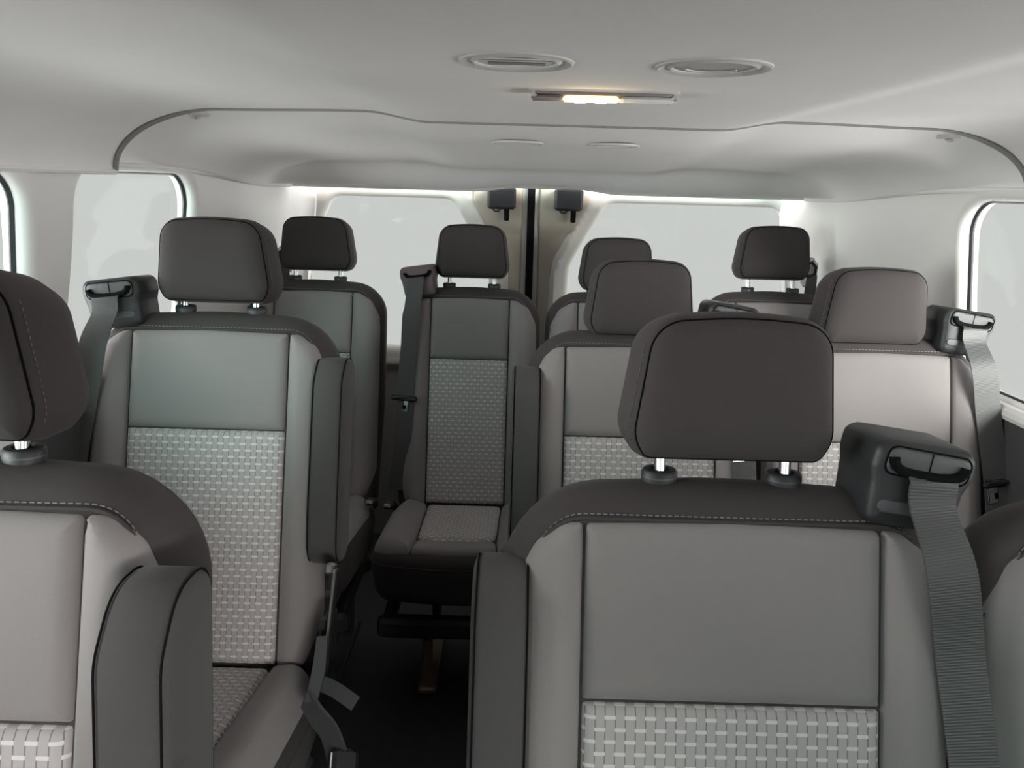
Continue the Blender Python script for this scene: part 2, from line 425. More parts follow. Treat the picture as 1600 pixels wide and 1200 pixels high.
# dark grey bead along the headliner joint, thicker at the sides
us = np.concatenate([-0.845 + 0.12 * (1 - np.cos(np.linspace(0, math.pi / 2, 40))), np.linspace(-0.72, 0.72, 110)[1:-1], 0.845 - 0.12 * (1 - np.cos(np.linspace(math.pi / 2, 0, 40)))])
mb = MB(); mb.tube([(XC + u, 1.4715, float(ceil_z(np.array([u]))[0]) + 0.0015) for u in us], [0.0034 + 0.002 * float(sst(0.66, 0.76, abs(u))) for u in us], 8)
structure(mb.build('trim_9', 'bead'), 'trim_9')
# rolled hems along the lower edges of the headliners
for sg, nm in ((-1, 'trim_10'), (1, 'trim_11')):
    mb = MB(); mb.tube([(XC + sg * 0.847, y, ZB - 0.001) for y in np.linspace(-1.29, 1.47, 30)], 0.0055, 8)
    mb.tube([(XC + sg * 0.852, y, ZB + 0.011 - 0.026 * float(sst(1.6, 2.5, y))) for y in np.linspace(1.475, 2.60, 30)], 0.0055, 8)
    structure(mb.build(nm, 'liner'), nm)

def wall(name, mat, outer, holes, mapf, Rr=0.045, step=0.05, depth=0.06, extra=None):
    """wall sheet with rounded window reveals; mapf(a, b, n) -> points, n positive into the room"""
    o = resample(outer, 0.05); hs = [resample(h, 0.02) for h in holes]; pts = []
    for h in hs:
        for k in (0.06, 0.2, 0.4, 0.7, 1.0): 
            q = offset(h, -Rr * k); pts += [tuple(p) for p in q if inside(p, o)[0]]
    P = np.array(o); lo = P.min(0); hi = P.max(0)
    G = np.array([(x, y) for x in np.arange(lo[0] + step / 2, hi[0], step) for y in np.arange(lo[1] + step / 2, hi[1], step)])
    ok = inside(G, o)
    for h in hs: ok &= ~inside(G, h) & (pdist(G, h) > Rr * 1.2)
    ok &= pdist(G, o) > step * 0.4
    pts += [tuple(p) for p in G[ok]]
    W, F = cdt(o, hs, pts); d = np.full(len(W), 9.0)
    for h in hs: d = np.minimum(d, pdist(W, h))
    n = roll(d, Rr)
    if extra is not None: n = n + extra(W)
    V = [tuple(p) for p in mapf(W[:, 0], W[:, 1], n)]
    for h in hs:
        H = np.array(h); k = len(V); m = len(h)
        V += [tuple(p) for p in mapf(H[:, 0], H[:, 1], np.full(m, -Rr))] + [tuple(p) for p in mapf(H[:, 0], H[:, 1], np.full(m, -Rr - depth))]
        F += [(k + i, k + m + i, k + m + (i + 1) % m, k + (i + 1) % m) for i in range(m)]
    # outer skin
    k = len(V); o2 = [tuple(p) for p in mapf(W[:, 0], W[:, 1], np.full(len(W), -Rr - depth))]
    V += o2; F += [tuple(i + k for i in f[::-1]) for f in F[:len(F)] if max(f) < len(W)]
    me = obj(name, V, F, mat, None, True, sharp=50)
    return me
def side_map(sg):
    def f(y, z, n):
        return np.stack([XC + sg * (wall_x(z) - n), y, z], 1)
    return f
def ccw(p): 
    a = np.array(p); s = np.sum(a[:, 0] * np.roll(a[:, 1], -1) - np.roll(a[:, 0], -1) * a[:, 1]); return p if s > 0 else p[::-1]
ZW = 0.955
wl = [  # left windows (y, z)
    rpoly([(-1.18, ZW), (-0.65, ZW), (-0.65, 1.31), (-1.12, 1.31)], 0.05),
    rpoly([(0.22, ZW), (1.235, ZW), (1.215, 1.335), (0.22, 1.335)], 0.06),
    rpoly([(1.335, ZW), (1.86, ZW), (1.86, 1.335), (1.365, 1.335)], 0.07)]
wr = [
    rpoly([(-1.18, ZW), (-0.85, ZW), (-0.85, 1.31), (-1.12, 1.31)], 0.05),
    rpoly([(0.02, ZW), (0.88, ZW), (0.88, 1.33), (0.02, 1.33)], 0.06),
    rpoly([(0.98, ZW - 0.02), (1.70, ZW - 0.02), (1.70, 1.325), (0.98, 1.325)], 0.07)]
for sg, side, ws in ((-1, 'left', wl), (1, 'right', wr)):
    mf = side_map(sg)
    outer = ccw([(-1.3, 0.90), (YR, 0.90), (YR, 1.40), (-1.3, 1.40)])
    structure(wall('wall_' + side, 'trim', outer, ws, mf, 0.022, 0.05, 0.022), 'wall_' + side)
    lo = wall('trim', 'darktrim', ccw([(-1.3, 0.0), (YR, 0.0), (YR, 0.905), (-1.3, 0.905)]), [], lambda y, z, n, mf=mf: mf(y, z, n + 0.012), 0.01, 0.15, 0.03)
    structure(lo, 'baseboard_' + side)
    mb = MB(); mb.tube([mf(np.array([y]), np.array([0.915]), np.array([0.004]))[0] for y in np.linspace(-1.3, YR, 40)], 0.016, 10)
    structure(mb.build('trim', 'trim'), 'trim_' + ('3' if sg < 0 else '4'))
    for i, h in enumerate(ws):
        H = np.array(offset(h, -0.004)); m_ = len(H); V = []
        for nn in (-0.030, -0.034): V += [tuple(p) for p in mf(H[:, 0], H[:, 1], np.full(m_, nn))]
        F = [tuple(range(m_)), tuple(range(2 * m_ - 1, m_ - 1, -1))] + [(k, (k + 1) % m_, m_ + (k + 1) % m_, m_ + k) for k in range(m_)]
        structure(obj('window', V, F, 'glass', None, False), 'window_%d' % (i + 1 + (3 if sg > 0 else 0)))
        mb = MB(); G = offset(h, -0.002); L = [mf(np.array([p[0]]), np.array([p[1]]), np.array([-0.027]))[0] for p in G]; L.append(L[0])
        mb.tube(L, 0.006, 6, False); r_ = mb.build('window_seal', 'plastic', bpy.data.objects['window_%d' % (i + 1 + (3 if sg > 0 else 0))])

# front end behind the camera: dashboard wall with the windscreen above
wf = rpoly([(-0.70, 0.98), (0.70, 0.98), (0.66, 1.19), (-0.66, 1.19)], 0.08)
def front_map(u, z, n): return np.stack([XC + u, -1.30 + n + 0 * u, z], 1)
structure(wall('wall_front', 'darktrim', [(-0.93, 0.0), (0.93, 0.0), (0.93, 1.47), (-0.93, 1.47)], [wf], front_map, 0.02, 0.1, 0.02), 'wall_front')
H = offset(wf, -0.004); m_ = len(H); V = []
for nn in (-0.03, -0.034): V += [tuple(p) for p in front_map(H[:, 0], H[:, 1], np.full(m_, nn))]
structure(obj('window', V, [tuple(range(m_)), tuple(range(2 * m_ - 1, m_ - 1, -1))] + [(k, (k + 1) % m_, m_ + (k + 1) % m_, m_ + k) for k in range(m_)], 'clearglass', None, False), 'window_9')
# floor
mb = MB(); mb.box((XC, 0.7, -0.02), (2.0, 4.6, 0.04)); structure(mb.build('floor', 'floor', None, False), 'floor')

# rear doors
def rear_map(u, z, n): return np.stack([XC - 0.05 + u, YR - n - 0.03 * sst(1.1, 0.5, z) + 0 * u, z], 1)
def mirror(p): return [(-a, b) for a, b in p][::-1]
win_r = rpoly([(0.135, 0.74), (0.93, 0.74), (0.93, 1.10), (0.89, 1.278), (0.27, 1.278), (0.148, 1.05)], [0.05, 0.05, 0.1, 0.06, 0.05, 0.12])
win_l = rpoly(mirror([(0.135, 0.74), (0.79, 0.74), (0.79, 1.10), (0.705, 1.278), (0.28, 1.278), (0.148, 1.05)]), 0.055)
for sg, w_, nm in ((-1, win_l, 'door_1'), (1, win_r, 'door_2')):
    o_ = [(0.012, 0.0), (0.93, 0.0), (0.93, 1.40), (0.012, 1.40)]
    o_ = ccw(o_ if sg > 0 else mirror(o_)); w_ = ccw(w_)
    def ex(W, w_=w_, sg=sg):
        d = pdist(W, resample(w_, 0.03)); ridge = 0.014 * np.exp(-((d - 0.055) / 0.016) ** 2)
        a = np.abs(W[:, 0]); rec = -0.016 * sst(0.065, 0.09, d) * sst(0.03, 0.045, a)
        rec = rec * (1 - 0.8 * sst(1.19, 1.165, W[:, 1]) * 1.0) 
        dim = -0.012 * np.exp(-((W[:, 1] - 1.18) / 0.012) ** 2) * sst(0.06, 0.09, d) * sst(0.03, 0.05, a)
        return ridge + rec + dim
    d_ = structure(wall(nm, 'doortrim', o_, [w_], rear_map, 0.03, 0.012, 0.03, ex), nm)
    # taupe centre panel with a brown reflection painted in, between window ridge and seam
    q = [(0.03, 0.35), (0.135, 0.35), (0.078, 0.6), (0.075, 1.02), (0.088, 1.08), (0.15, 1.17), (0.205, 1.272), (0.20, 1.33), (0.03, 1.33)]
    q = ccw(q if sg > 0 else mirror(q))
    pillow('door_panel', 'taupe', rpoly(q, 0.01), rear_map, 0.005, 0.010, d_, base=lambda W, sg=sg: 0.002 + 0.010 * sst(1.165, 1.185, W[:, 1]) - 0 * W[:, 0], skirt=0.02)
    H = offset(w_, -0.004); m_ = len(H); V = []
    for nn in (-0.05, -0.054): V += [tuple(p) for p in rear_map(H[:, 0], H[:, 1], np.full(m_, nn))]
    F = [tuple(range(m_)), tuple(range(2 * m_ - 1, m_ - 1, -1))] + [(k, (k + 1) % m_, m_ + (k + 1) % m_, m_ + k) for k in range(m_)]
    structure(obj('window', V, F, 'glass', None, False), 'window_%d' % (7 if sg < 0 else 8))
    # latch at the head of the door
    lx = XC - 0.05 + (-0.103 if sg < 0 else 0.127)
    t = thing('door_latch', 'black latch box hanging at the head of the ' + ('left' if sg < 0 else 'right') + ' rear door', 'latch', (lx, YR - 0.06, 1.283), 'latches at the head of the rear doors')
    mb = MB(); mb.box((0, 0, 0.004), (0.098, 0.05, 0.075), None, 0.008); mb.build('latch_housing', 'latch', t)
    mb = MB(); mb.box((0.018, -0.005, -0.05), (0.018, 0.018, 0.045), None, 0.003); mb.build('striker_pin', 'black', t)
    mb = MB(); mb.tube([(-0.03, -0.01, -0.034), (-0.022, -0.012, -0.041), (-0.012, -0.012, -0.041), (-0.004, -0.01, -0.034)], 0.003, 8); mb.build('cable', 'plastic', t)
mb = MB(); mb.box((XC - 0.05, YR - 0.004, 0.7), (0.026, 0.05, 1.36), None, 0.006); structure(mb.build('weatherstrip', 'black'), 'trim_5')
mb = MB(); mb.box((XC - 0.05, YR + 0.005, 1.352), (1.8, 0.05, 0.05), None, 0.01); structure(mb.build('door_header', 'trim'), 'trim_6')
# rounded corner pillars between the side walls and the rear doors
for sg in (-1, 1):
    mb = MB(); rings = []; cw_ = 0.055 if sg < 0 else 0.028
    for z in np.linspace(0.3, 1.36, 20):
        wx = float(wall_x(z)) - 0.002; dd = -0.03 * float(sst(1.1, 0.5, z)); c = []
        for k in range(13):
            a = math.pi / 2 * k / 12; c.append((XC + sg * (wx + 0.003 - cw_ * (1 - math.sin(a))), YR + dd - 0.17 + 0.15 * math.cos(a), z))
        c.append((XC + sg * (wx + 0.04), YR - 0.19, z)); c.append((XC + sg * (wx + 0.04), YR + 0.02, z)); c.append((XC + sg * (wx + 0.003 - cw_), YR + 0.02, z))
        rings.append([Vector(p) for p in (c if sg > 0 else c[::-1])])
    mb.loft(rings); structure(mb.build('pillar', 'trim'), 'trim_' + ('7' if sg < 0 else '8'))

# ------------------------------------------------------------------ ceiling fittings
def zc(x): return float(ceil_z(np.array([x - XC]))[0])
def vent(x, y, z, rad, label, open_, sy=1.0):
    t = thing('ceiling_vent', label, 'vent', (x, y, z), 'round air vents in the ceiling')
    prof = [(1.0, 0.002), (0.99, -0.0015), (0.95, -0.0025), (0.88, -0.0012), (0.80, 0.0004), (0.76, -0.001), (0.73, -0.0022), (0.70, -0.001), (0.69, 0.006)]
    mb = MB(); mb.loft([[Vector((rad * r * math.cos(a), rad * r * math.sin(a) * sy, h)) for a in np.linspace(0, 2 * math.pi, 49)[:-1]] for r, h in prof], False)
    mb.build('bezel', 'ventrim', t)
    def disc(r0, h, name, mat):
        mb = MB(); mb.loft([[Vector((rad * r * math.cos(a), rad * r * math.sin(a) * sy, hh)) for a in np.linspace(0, 2 * math.pi, 41)[:-1]] for r, hh in ((r0, h + 0.003), (r0, h + 0.0004), (r0 * 0.985, h))]); return mb.build(name, mat, t)
    disc(0.695, 0.0006, 'duct', 'black')
    if open_:
        for k, (yc, dp) in enumerate(((-0.40, 0.12), (-0.11, 0.10), (0.31, 0.52))):
            hw = (math.sqrt(0.46 - max(abs(yc) - 0.04, abs(yc) + dp / 2 - 0.05) ** 2) if k != 2 else 0.50) * rad
            mb = MB(); mb.box((0, yc * rad, 0.0001), (hw * 2, dp * rad, 0.0008), Euler((0.05, 0, 0)).to_matrix(), 0.0005); mb.build('slat', 'vent', t)
    else:
        disc(0.665, -0.0002, 'flap', 'vent')
        mb = MB(); mb.tube([(rad * 0.5 * math.cos(a), rad * (0.50 * math.sin(a) - 0.02), -0.0006) for a in np.linspace(0.15 * math.pi, 0.85 * math.pi, 15)], 0.0011, 6); mb.build('finger_grip', 'ventrim', t)
    return t
vent(-0.004, 0.735, zc(0.0), 0.052, 'near left ceiling vent with open slats, in front of the lit lamp', True)
vent(0.172, 0.735, zc(0.17), 0.052, 'near right ceiling vent with its slats shut, in front of the lit lamp', False)
vent(-0.002, 1.70, zc(0.0) - 0.020, 0.056, 'small far round vent on the left, behind the ceiling joint', False)
vent(0.200, 1.70, zc(0.2) - 0.020, 0.056, 'small far round vent on the right, behind the ceiling joint', False)
def dome(x, y, z, label, lit, L=0.21, D=0.024):
    t = thing('ceiling_lamp', label, 'lamp', (x, y, z), 'oblong interior lamps in the ceiling')
    sh = rpoly([(-L / 2, -D), (L / 2, -D), (L / 2 - 0.008, D), (-L / 2 + 0.008, D)], 0.010, 5)
    mb = MB(); mb.loft([[Vector((a * s, b * s * 1.02, h)) for a, b in sh] for s, h in ((1.07, 0.003), (1.06, -0.0012), (1.0, -0.0022), (0.98, -0.001), (0.98, 0.004))], False); mb.build('bezel', 'ventrim', t)
    s2 = [(a * 0.975, b * 0.95) for a, b in sh]
    mb = MB(); mb.loft([[Vector((a * s, b * s, h)) for a, b in s2] for s, h in ((1.0, 0.004), (1.0, -0.0025), (0.985, -0.0045), (0.96, -0.005))]); mb.build('housing', 'vent' if lit else 'ventrim', t)
    if lit:
        tl = Euler((0.10, 0, 0)).to_matrix()
        mb = MB(); mb.box((-0.014, 0, -0.0075), (0.064, D * 1.7, 0.0075), tl, 0.003); ln = mb.build('lens', 'lens', t)
        for xx in (-0.027, -0.003):
            mb = MB(); mb.tube([(xx - 0.006, -0.014, -0.0112), (xx + 0.006, -0.014, -0.0112)], 0.0024, 10); mb.build('bulb', 'bulb', ln)
        mb = MB(); mb.box((-0.065, 0, -0.0072), (0.036, D * 1.7, 0.007), tl, 0.0028); mb.build('switch_panel', 'vent', t)
        mb = MB(); mb.box((0.0505, 0, -0.0072), (0.062, D * 1.7, 0.007), tl, 0.0028); mb.build('reflector', 'white', t)
        for s_ in (-1, 1):
            mb = MB(); mb.box((s_ * (L / 2 - 0.004), -0.002, -0.004), (0.006, D * 1.6, 0.011), None, 0.002); mb.build('end_clip', 'chrome', t)
        pl = bpy.data.lights.new('lamp_glow', 'POINT'); pl.energy = 0.10; pl.color = (1, 0.75, 0.45); pl.shadow_soft_size = 0.01
        po = bpy.data.objects.new('lamp_glow', pl); COL.objects.link(po); po.parent = t; po.location = (-0.014, -0.0, -0.035)
    return t
dome(0.096, 0.95, zc(0.12), 'oblong ceiling lamp lit warm yellow in its middle, behind the near vents', True, 0.168)
dome(0.10, 2.18, zc(0.1) - 0.036, 'unlit flush oblong lamp in the rear headliner above the doors', False, 0.2)
for x, side in ((-0.62, 'left'), (0.83, 'right')):
    t = thing('ceiling_hook', 'small oval coat hook on the rear headliner at its far ' + side, 'hook', (x, 1.56, zc(x) + 0.006), 'coat hooks on the rear headliner')
    mb = MB(); mb.loft([[Vector((0.022 * r * math.cos(a), 0.03 * r * math.sin(a), h)) for a in np.linspace(0, 2 * math.pi, 25)[:-1]] for r, h in ((1, 0.006), (0.97, 0.0), (0.8, -0.0025))]); mb.build('hook_base', 'ventrim', t)
    mb = MB(); mb.tube([(0, 0.012, -0.002), (0, 0, -0.006), (0, -0.012, -0.006)], 0.003, 8); mb.build('hook_tip', 'ventrim', t)

# ------------------------------------------------------------------ seats
REC = R(17.0)
def make_seat(label, x, y, ztop, hw=0.245, ph=0.155, lift=0.03, arm=0, belt=0, rec=REC, arm_tilt=0.0, cover=False, tongue=None, group='grey cloth passenger seats', beltpath=None, turn=0.0, hr_dx=0.0, hr_rot=0.0, base=True, cush_hw=None, legs=None, hardware=False, buckle=0, plate=False):
    zj = 0.40 + (ztop - 1.015)                       # height where back meets cushion
    t = thing('passenger_seat', label, 'seat', (x, y, 0), group); t.rotation_euler = (0, 0, turn)
    cr, sr = math.cos(rec), math.sin(rec)
    def fr(u, w, n): 
        u = np.asarray(u, float); return np.stack([u + 0 * w, w * sr - n * cr + 0 * u, zj + w * cr + n * sr + 0 * u], 1)
    def pt(u, w, n): return Vector((u, w * sr - n * cr, zj + w * cr + n * sr))
    T = 0.655                                           # length of the back
    out = rpoly([(-hw + 0.012, -0.04), (hw - 0.012, -0.04), (hw, 0.30), (hw - 0.004, T - 0.006), (0.02, T + 0.004), (-0.02, T + 0.004), (-hw + 0.004, T - 0.006), (-hw, 0.30)], [0.05, 0.05, 0.3, 0.115, 0.6, 0.6, 0.115, 0.3], 10)
    Rr = 0.05
    prof = [(0.05, -0.105), (0.02, -0.100), (0.006, -0.088), (0.0, -0.07), (0.0, -0.05)] + [(Rr * (1 - math.cos(a)), -Rr + Rr * math.sin(a)) for a in np.linspace(0.25, math.pi / 2, 7)]
    body('backrest', 'dark', out, fr, prof, t)
    outr = resample(out, 0.02)
    def base_n(W): return roll(pdist(W, outr), Rr) + 0.001
    # facing panels, all inside the dark wrap
    e = 0.0015; Ht = T - 0.038; Wv = Ht - 0.186
    pillow('headrest_side_panel' if False else 'upper_panel', 'panel', rpoly([(-ph + e, Wv + e), (ph - e, Wv + e), (ph - e, Ht - 0.004), (0, Ht), (-ph + e, Ht - 0.004)], [0.004, 0.004, 0.006, 0.4, 0.006]), fr, 0.011, 0.018, t, base=base_n, skirt=0.01)
    pillow('woven_panel', 'weave', rpoly([(-ph * 0.99 + e, 0.0), (ph * 0.99 - e, 0.0), (ph - e, Wv - e), (-ph + e, Wv - e)], 0.004), fr, 0.010, 0.014, t, base=base_n, skirt=0.01)
    for sg in (-1, 1):
        ow = hw - 0.012
        p = [(ph + e, -0.01), (ow - 0.03, -0.01), (ow, 0.08), (ow, 0.34), (ow - 0.003, Ht - 0.075), (ow - 0.028, Ht - 0.025), (ph + 0.02, Ht - 0.004), (ph + e, Ht - 0.004)]
        rr = [0.004, 0.04, 0.1, 0.2, 0.07, 0.04, 0.05, 0.004]
        if sg < 0: p = mirror(p); rr = rr[::-1]
        pillow('bolster', 'bolster', rpoly(p, rr), fr, 0.013, 0.022, t, base=base_n, skirt=0.012, extra=lambda u, w: 0.010 * np.exp(-((np.abs(u) - ph - 0.035) / 0.03) ** 2) * sst(0.62, 0.45, w))
    # double stitching just above the panels
    ow = hw - 0.012; cpts = []
    for u in np.linspace(-1, 1, 90):
        a = abs(u) * ow; w = Ht + 0.0055 - 0.10 * (max(0, (a - (ow - 0.085)) / 0.085)) ** 2.6
        cpts.append((math.copysign(a, u), w))
    W = np.array(cpts); nn = roll(pdist(W, outr), Rr) + 0.0012
    stitches('stitching', [pt(a, b, c) for (a, b), c in zip(cpts, nn)], 'stitch', t)
    mb = MB(); W2 = W - np.array([0, 0.0045]); nn = roll(pdist(W2, outr), Rr) + 0.002
    mb.tube([pt(a, b, c) for (a, b), c in zip([tuple(q) for q in W2], nn)], 0.0022, 6); mb.build('piping', 'dark', t)
    # seam across the crown
    # headrest
    hz = T + 0.004 + lift; hh = 0.166; hb = 0.112
    H = thing('headrest', '', '', (0, 0, 0)); del H['label']; del H['category']
    bpy.data.objects.remove(H)
    ho = rpoly([(-hb + 0.016, 0), (hb - 0.016, 0), (hb, 0.028), (hb - 0.016, hh - 0.008), (0, hh), (-hb + 0.016, hh - 0.008), (-hb, 0.028)], [0.02, 0.02, 0.05, 0.043, 0.5, 0.043, 0.05], 8)
    nrec = rec - R(16)
    c2, s2 = math.cos(nrec), math.sin(nrec); base = pt(hr_dx, hz, -0.045)
    ca, sa = math.cos(hr_rot), math.sin(hr_rot)
    def fh(u, w, n):
        u = np.asarray(u, float); w = np.asarray(w, float) * (1 + 1.6 * np.minimum(np.asarray(n) - 0.03, 0)); uu = u * ca + (-n) * (-sa) * 1.0; yy = -n * ca + u * sa
        return np.stack([base.x + uu, base.y + w * s2 + yy * c2, base.z + w * c2 + n * s2], 1)
    bul = lambda u, w, d: 0.010 * np.clip(d / 0.08, 0, 1) ** 0.8
    prof = [(0.036, -0.064), (0.014, -0.059), (0.002, -0.046), (-0.004, -0.024), (-0.003, 0.004), (0.002, 0.027), (0.007, 0.038)]
    hd = body('headrest', 'dark', ho, fh, prof, t)
    front = [tuple(q) for q in offset(resample(ho, 0.008), 0.0065)]
    pillow('front_cover', 'dark', front, fh, 0.017, 0.035, hd, base=lambda W: 0.036 + 0 * W[:, 0], skirt=0.006, step=0.014, bstep=0.008)
    rim = offset(resample(ho, 0.008), 0.0068); mb = MB(); L = fh(rim[:, 0], rim[:, 1], np.full(len(rim), 0.0375)); L = [tuple(p) for p in L]
    mb.tube(L + [L[0]], 0.0012, 5, False); mb.build('seam', 'black', hd)
    top = [q for q in offset(resample(ho, 0.004), 0.0012)]; top = [q for q in top if 0.02 < q[1] < hh - 0.03 and q[0] * (1 if x < 0 else -1) > 0]
    k0 = max(range(len(top)), key=lambda i: math.hypot(top[i][0] - top[i - 1][0], top[i][1] - top[i - 1][1])); top = top[k0:] + top[:k0]; tp = np.array(top)
    L = fh(tp[:, 0], tp[:, 1], np.full(len(tp), 0.028)); stitches('stitching', [tuple(p) for p in L], 'stitch2', hd, 0.0034, 0.0030, 0.0005)
    for sx in (-0.069, 0.069):
        a = pt(sx + hr_dx, T - 0.02, -0.045); b = fh(np.array([sx]), np.array([0.03]), np.array([0.0]))[0]
        mb = MB(); mb.tube([a, b], 0.0066, 16); mb.build('post', 'chrome', hd)
        c = pt(sx + hr_dx, T + 0.0, -0.045); up = Vector((0, sr * 0.6, cr)).normalized(); mb = MB()
        rings = []
        for r_, h_ in ((0.015, -0.008), (0.0165, 0.0), (0.0172, 0.004), (0.0172, 0.012), (0.0155, 0.0145), (0.010, 0.015), (0.0095, 0.012)):
            rings.append([c + Vector((r_ * 1.15 * math.cos(a_), r_ * 0.9 * math.sin(a_), 0)) + up * h_ for a_ in np.linspace(0, 2 * math.pi, 29)[:-1]])
        mb.loft(rings); cl = mb.build('headrest_collar', 'plastic', t)
        mb = MB(); mb.loft([[c + Vector((0.0174 * 1.15 * math.cos(a_), 0.0174 * 0.9 * math.sin(a_), 0)) + up * h_ for a_ in np.linspace(0, 2 * math.pi, 29)[:-1]] for h_ in (0.0066, 0.0082)], False); mb.build('collar_ring', 'greyplastic', cl)
    # folded-up armrest
    if arm:
        al = 0.39; ao = rpoly([(-0.052, 0), (0.045, 0), (0.052, 0.10), (0.050, al - 0.055), (0.018, al - 0.006), (-0.052, al)], [0.045, 0.045, 0.1, 0.05, 0.05, 0.03], 8)
        ct, st_ = math.cos(rec + arm_tilt), math.sin(rec + arm_tilt)
        cx = arm * (hw - 0.006); p0 = pt(0, T - 0.078 - al, -0.008)
        # outline lies in the side plane: a runs towards the front, w upwards, n sideways
        def fa(a, w, n): return np.stack([cx + n + 0 * a, p0.y + w * st_ - a * ct, p0.z + w * ct + a * st_], 1)
        prof = [(0.012, -0.031), (0.004, -0.028), (0.0, -0.020), (0.0, 0.020), (0.004, 0.028), (0.012, 0.031)]
        ar = body('armrest', 'arm', ao, fa, prof, t)
        for s_ in (-1, 1):
            q = offset(resample(ao, 0.01), 0.0015); mb = MB(); L = [tuple(p) for p in fa(q[:, 0], q[:, 1], np.full(len(q), s_ * 0.0262))]
            mb.tube(L + [L[0]], 0.0011, 5, False); mb.build('piping', 'black', ar)
        mb = MB(); mb.tube([(cx - arm * 0.02, p0.y + 0.01, p0.z + 0.03), (cx + arm * 0.012, p0.y + 0.01, p0.z + 0.03)], 0.03, 18); mb.build('armrest_pivot', 'plastic', t)
    # belt retractor housing and webbing
    if belt:
        sg = belt; bu = sg * (hw - 0.058); tilt = R(8) * sg
        c = pt(bu, T + 0.018, -0.02) + Vector((0, 0, 0.0)); 
        Rm = Euler((-R(4), tilt, 0)).to_matrix()
        def fb(a, b, n): 
            a = np.asarray(a, float); P = np.stack([a + 0 * n, -(n + 0 * a), b + 0 * a], 1) @ np.array(Rm).T; return P + np.array(c)
        mat1 = 'purple' if cover else 'plastic'; mat2 = 'purple' if cover else 'greyplastic'
        ou = rpoly([(-0.046, -0.05), (0.046, -0.05), (0.048, -0.005), (0.054, 0.012), (0.053, 0.042), (-0.053, 0.042), (-0.054, 0.012), (-0.050, -0.005)], [0.012, 0.012, 0.012, 0.012, 0.02, 0.02, 0.012, 0.012], 6)
        hs = body('belt_housing', mat1, ou, fb, [(0.012, -0.052), (0.004, -0.048), (0.0, -0.038), (0.0, 0.034), (0.003, 0.040), (0.009, 0.043)], t, step=0.01)
        up_ = rpoly([(-0.043, 0.008), (0.043, 0.006), (0.045, 0.034), (-0.041, 0.036)], 0.009, 6)
        pillow('face_plate', mat2, up_, fb, 0.003, 0.003, hs, base=lambda W: 0.0425 + 0 * W[:, 0], step=0.01, bstep=0.006, skirt=0.004)
        if not cover:
            rim = offset(resample(up_, 0.005), -0.001); L = [tuple(p) for p in fb(rim[:, 0], rim[:, 1], np.full(len(rim), 0.0435))]
            mb = MB(); mb.tube(L + [L[0]], 0.0009, 5, False); mb.build('plate_groove', 'black', hs)
            mb = MB(); L = fb(np.array([0.002, 0.002]), np.array([0.014, 0.035]), np.array([0.0458, 0.0458])); mb.tube([tuple(p) for p in L], 0.0007, 5); mb.build('plate_seam', 'black', hs)
            bt = rpoly([(-0.04, -0.034), (0.0, -0.034), (0.0, -0.020), (-0.04, -0.020)], 0.0065, 6)
            if sg < 0: bt = ccw(mirror(bt))
            pillow('button', mat2, bt, fb, 0.002, 0.002, hs, base=lambda W: 0.0432 + 0 * W[:, 0], step=0.008, bstep=0.005, skirt=0.003)
        sl = [(-0.037, 0.0255), (-0.0365, 0.0215), (-0.033, 0.0165), (-0.026, 0.0125), (-0.012, 0.0105), (0.0, 0.0105), (0.014, 0.0105), (0.027, 0.0125), (0.034, 0.0165), (0.0375, 0.0215), (0.038, 0.0255)]
        S = np.array(sl); L = [tuple(p) for p in fb(S[:, 0], S[:, 1], np.full(len(S), 0.047))]
        mb = MB(); mb.tube(L, 0.0054, 10); mb.build('belt_slot', 'black', hs)
        # webbing
        def q(a, b, n): return tuple(fb(np.array([a]), np.array([b]), np.array([n]))[0])
        if beltpath is None:
            bp = [q(0.004 * sg, 0.011, 0.044), q(0.006 * sg, 0.006, 0.052), q(0.010 * sg, -0.020, 0.056), q(0.016 * sg, -0.055, 0.052)]
            bp += [pt(sg * (hw - 0.030), T - 0.16, 0.022), pt(sg * (hw - 0.010), T - 0.30, 0.018), pt(sg * (hw + 0.008), 0.20, 0.012), pt(sg * (hw + 0.02), 0.04, 0.0)]
        else:
            bp = [q(0.004 * sg, 0.011, 0.044), q(0.006 * sg, 0.006, 0.052), q(0.010 * sg, -0.020, 0.056)] + [tuple(pt(sg * (hw + a), T - b, n)) for a, b, n in beltpath]
        m_ = len(bp); wd_ = [(1, 0, 0)] * 3 + [(1, -0.12 * sg, 0)] * (m_ - 3)
        wdir = [tuple(Rm @ Vector(w)) if i < 3 else w for i, w in enumerate(wd_)]
        bt_ = ribbon('seat_belt', bp, [0.050, 0.049] + [0.047] * (m_ - 2), wdir, 'belt', t, 0.0018, 0.0006)
        if tongue:
            # buckle tongue sliding on the webbing at a fraction of its length
            A = Vector(bp[4]); B = Vector(bp[5]) if len(bp) > 5 else Vector(bp[4]); C_ = A.lerp(B, tongue)
            d = (B - A).normalized()
            rot = Matrix(((1, 0, 0), (0, 1, 0), (0, 0, 1))).transposed(); 
            rt = d.to_track_quat('-Z', 'Y').to_matrix()
            mb = MB(); mb.box(C_ + Vector((0, -0.006, 0)), (0.082, 0.010, 0.015), rt, 0.004); tg = mb.build('belt_tongue', 'plastic', t)
            mb = MB(); mb.box(C_ + Vector((0, -0.007, -0.024)), (0.046 if plate else 0.026, 0.004, 0.034), rt, 0.0015); mb.build('tongue_blade', 'chrome', tg)
            mb = MB(); mb.box(C_ + Vector((0, -0.010, -0.026)), (0.012, 0.002, 0.012), rt, 0.0005); mb.build('blade_slot', 'black', tg)
            mb = MB(); mb.tube([C_ + Vector((-0.03, -0.008, 0.004)), C_ + Vector((0, -0.013, 0.005)), C_ + Vector((0.03, -0.008, 0.004))], 0.004, 8); mb.build('tongue_grip', 'plastic', tg)
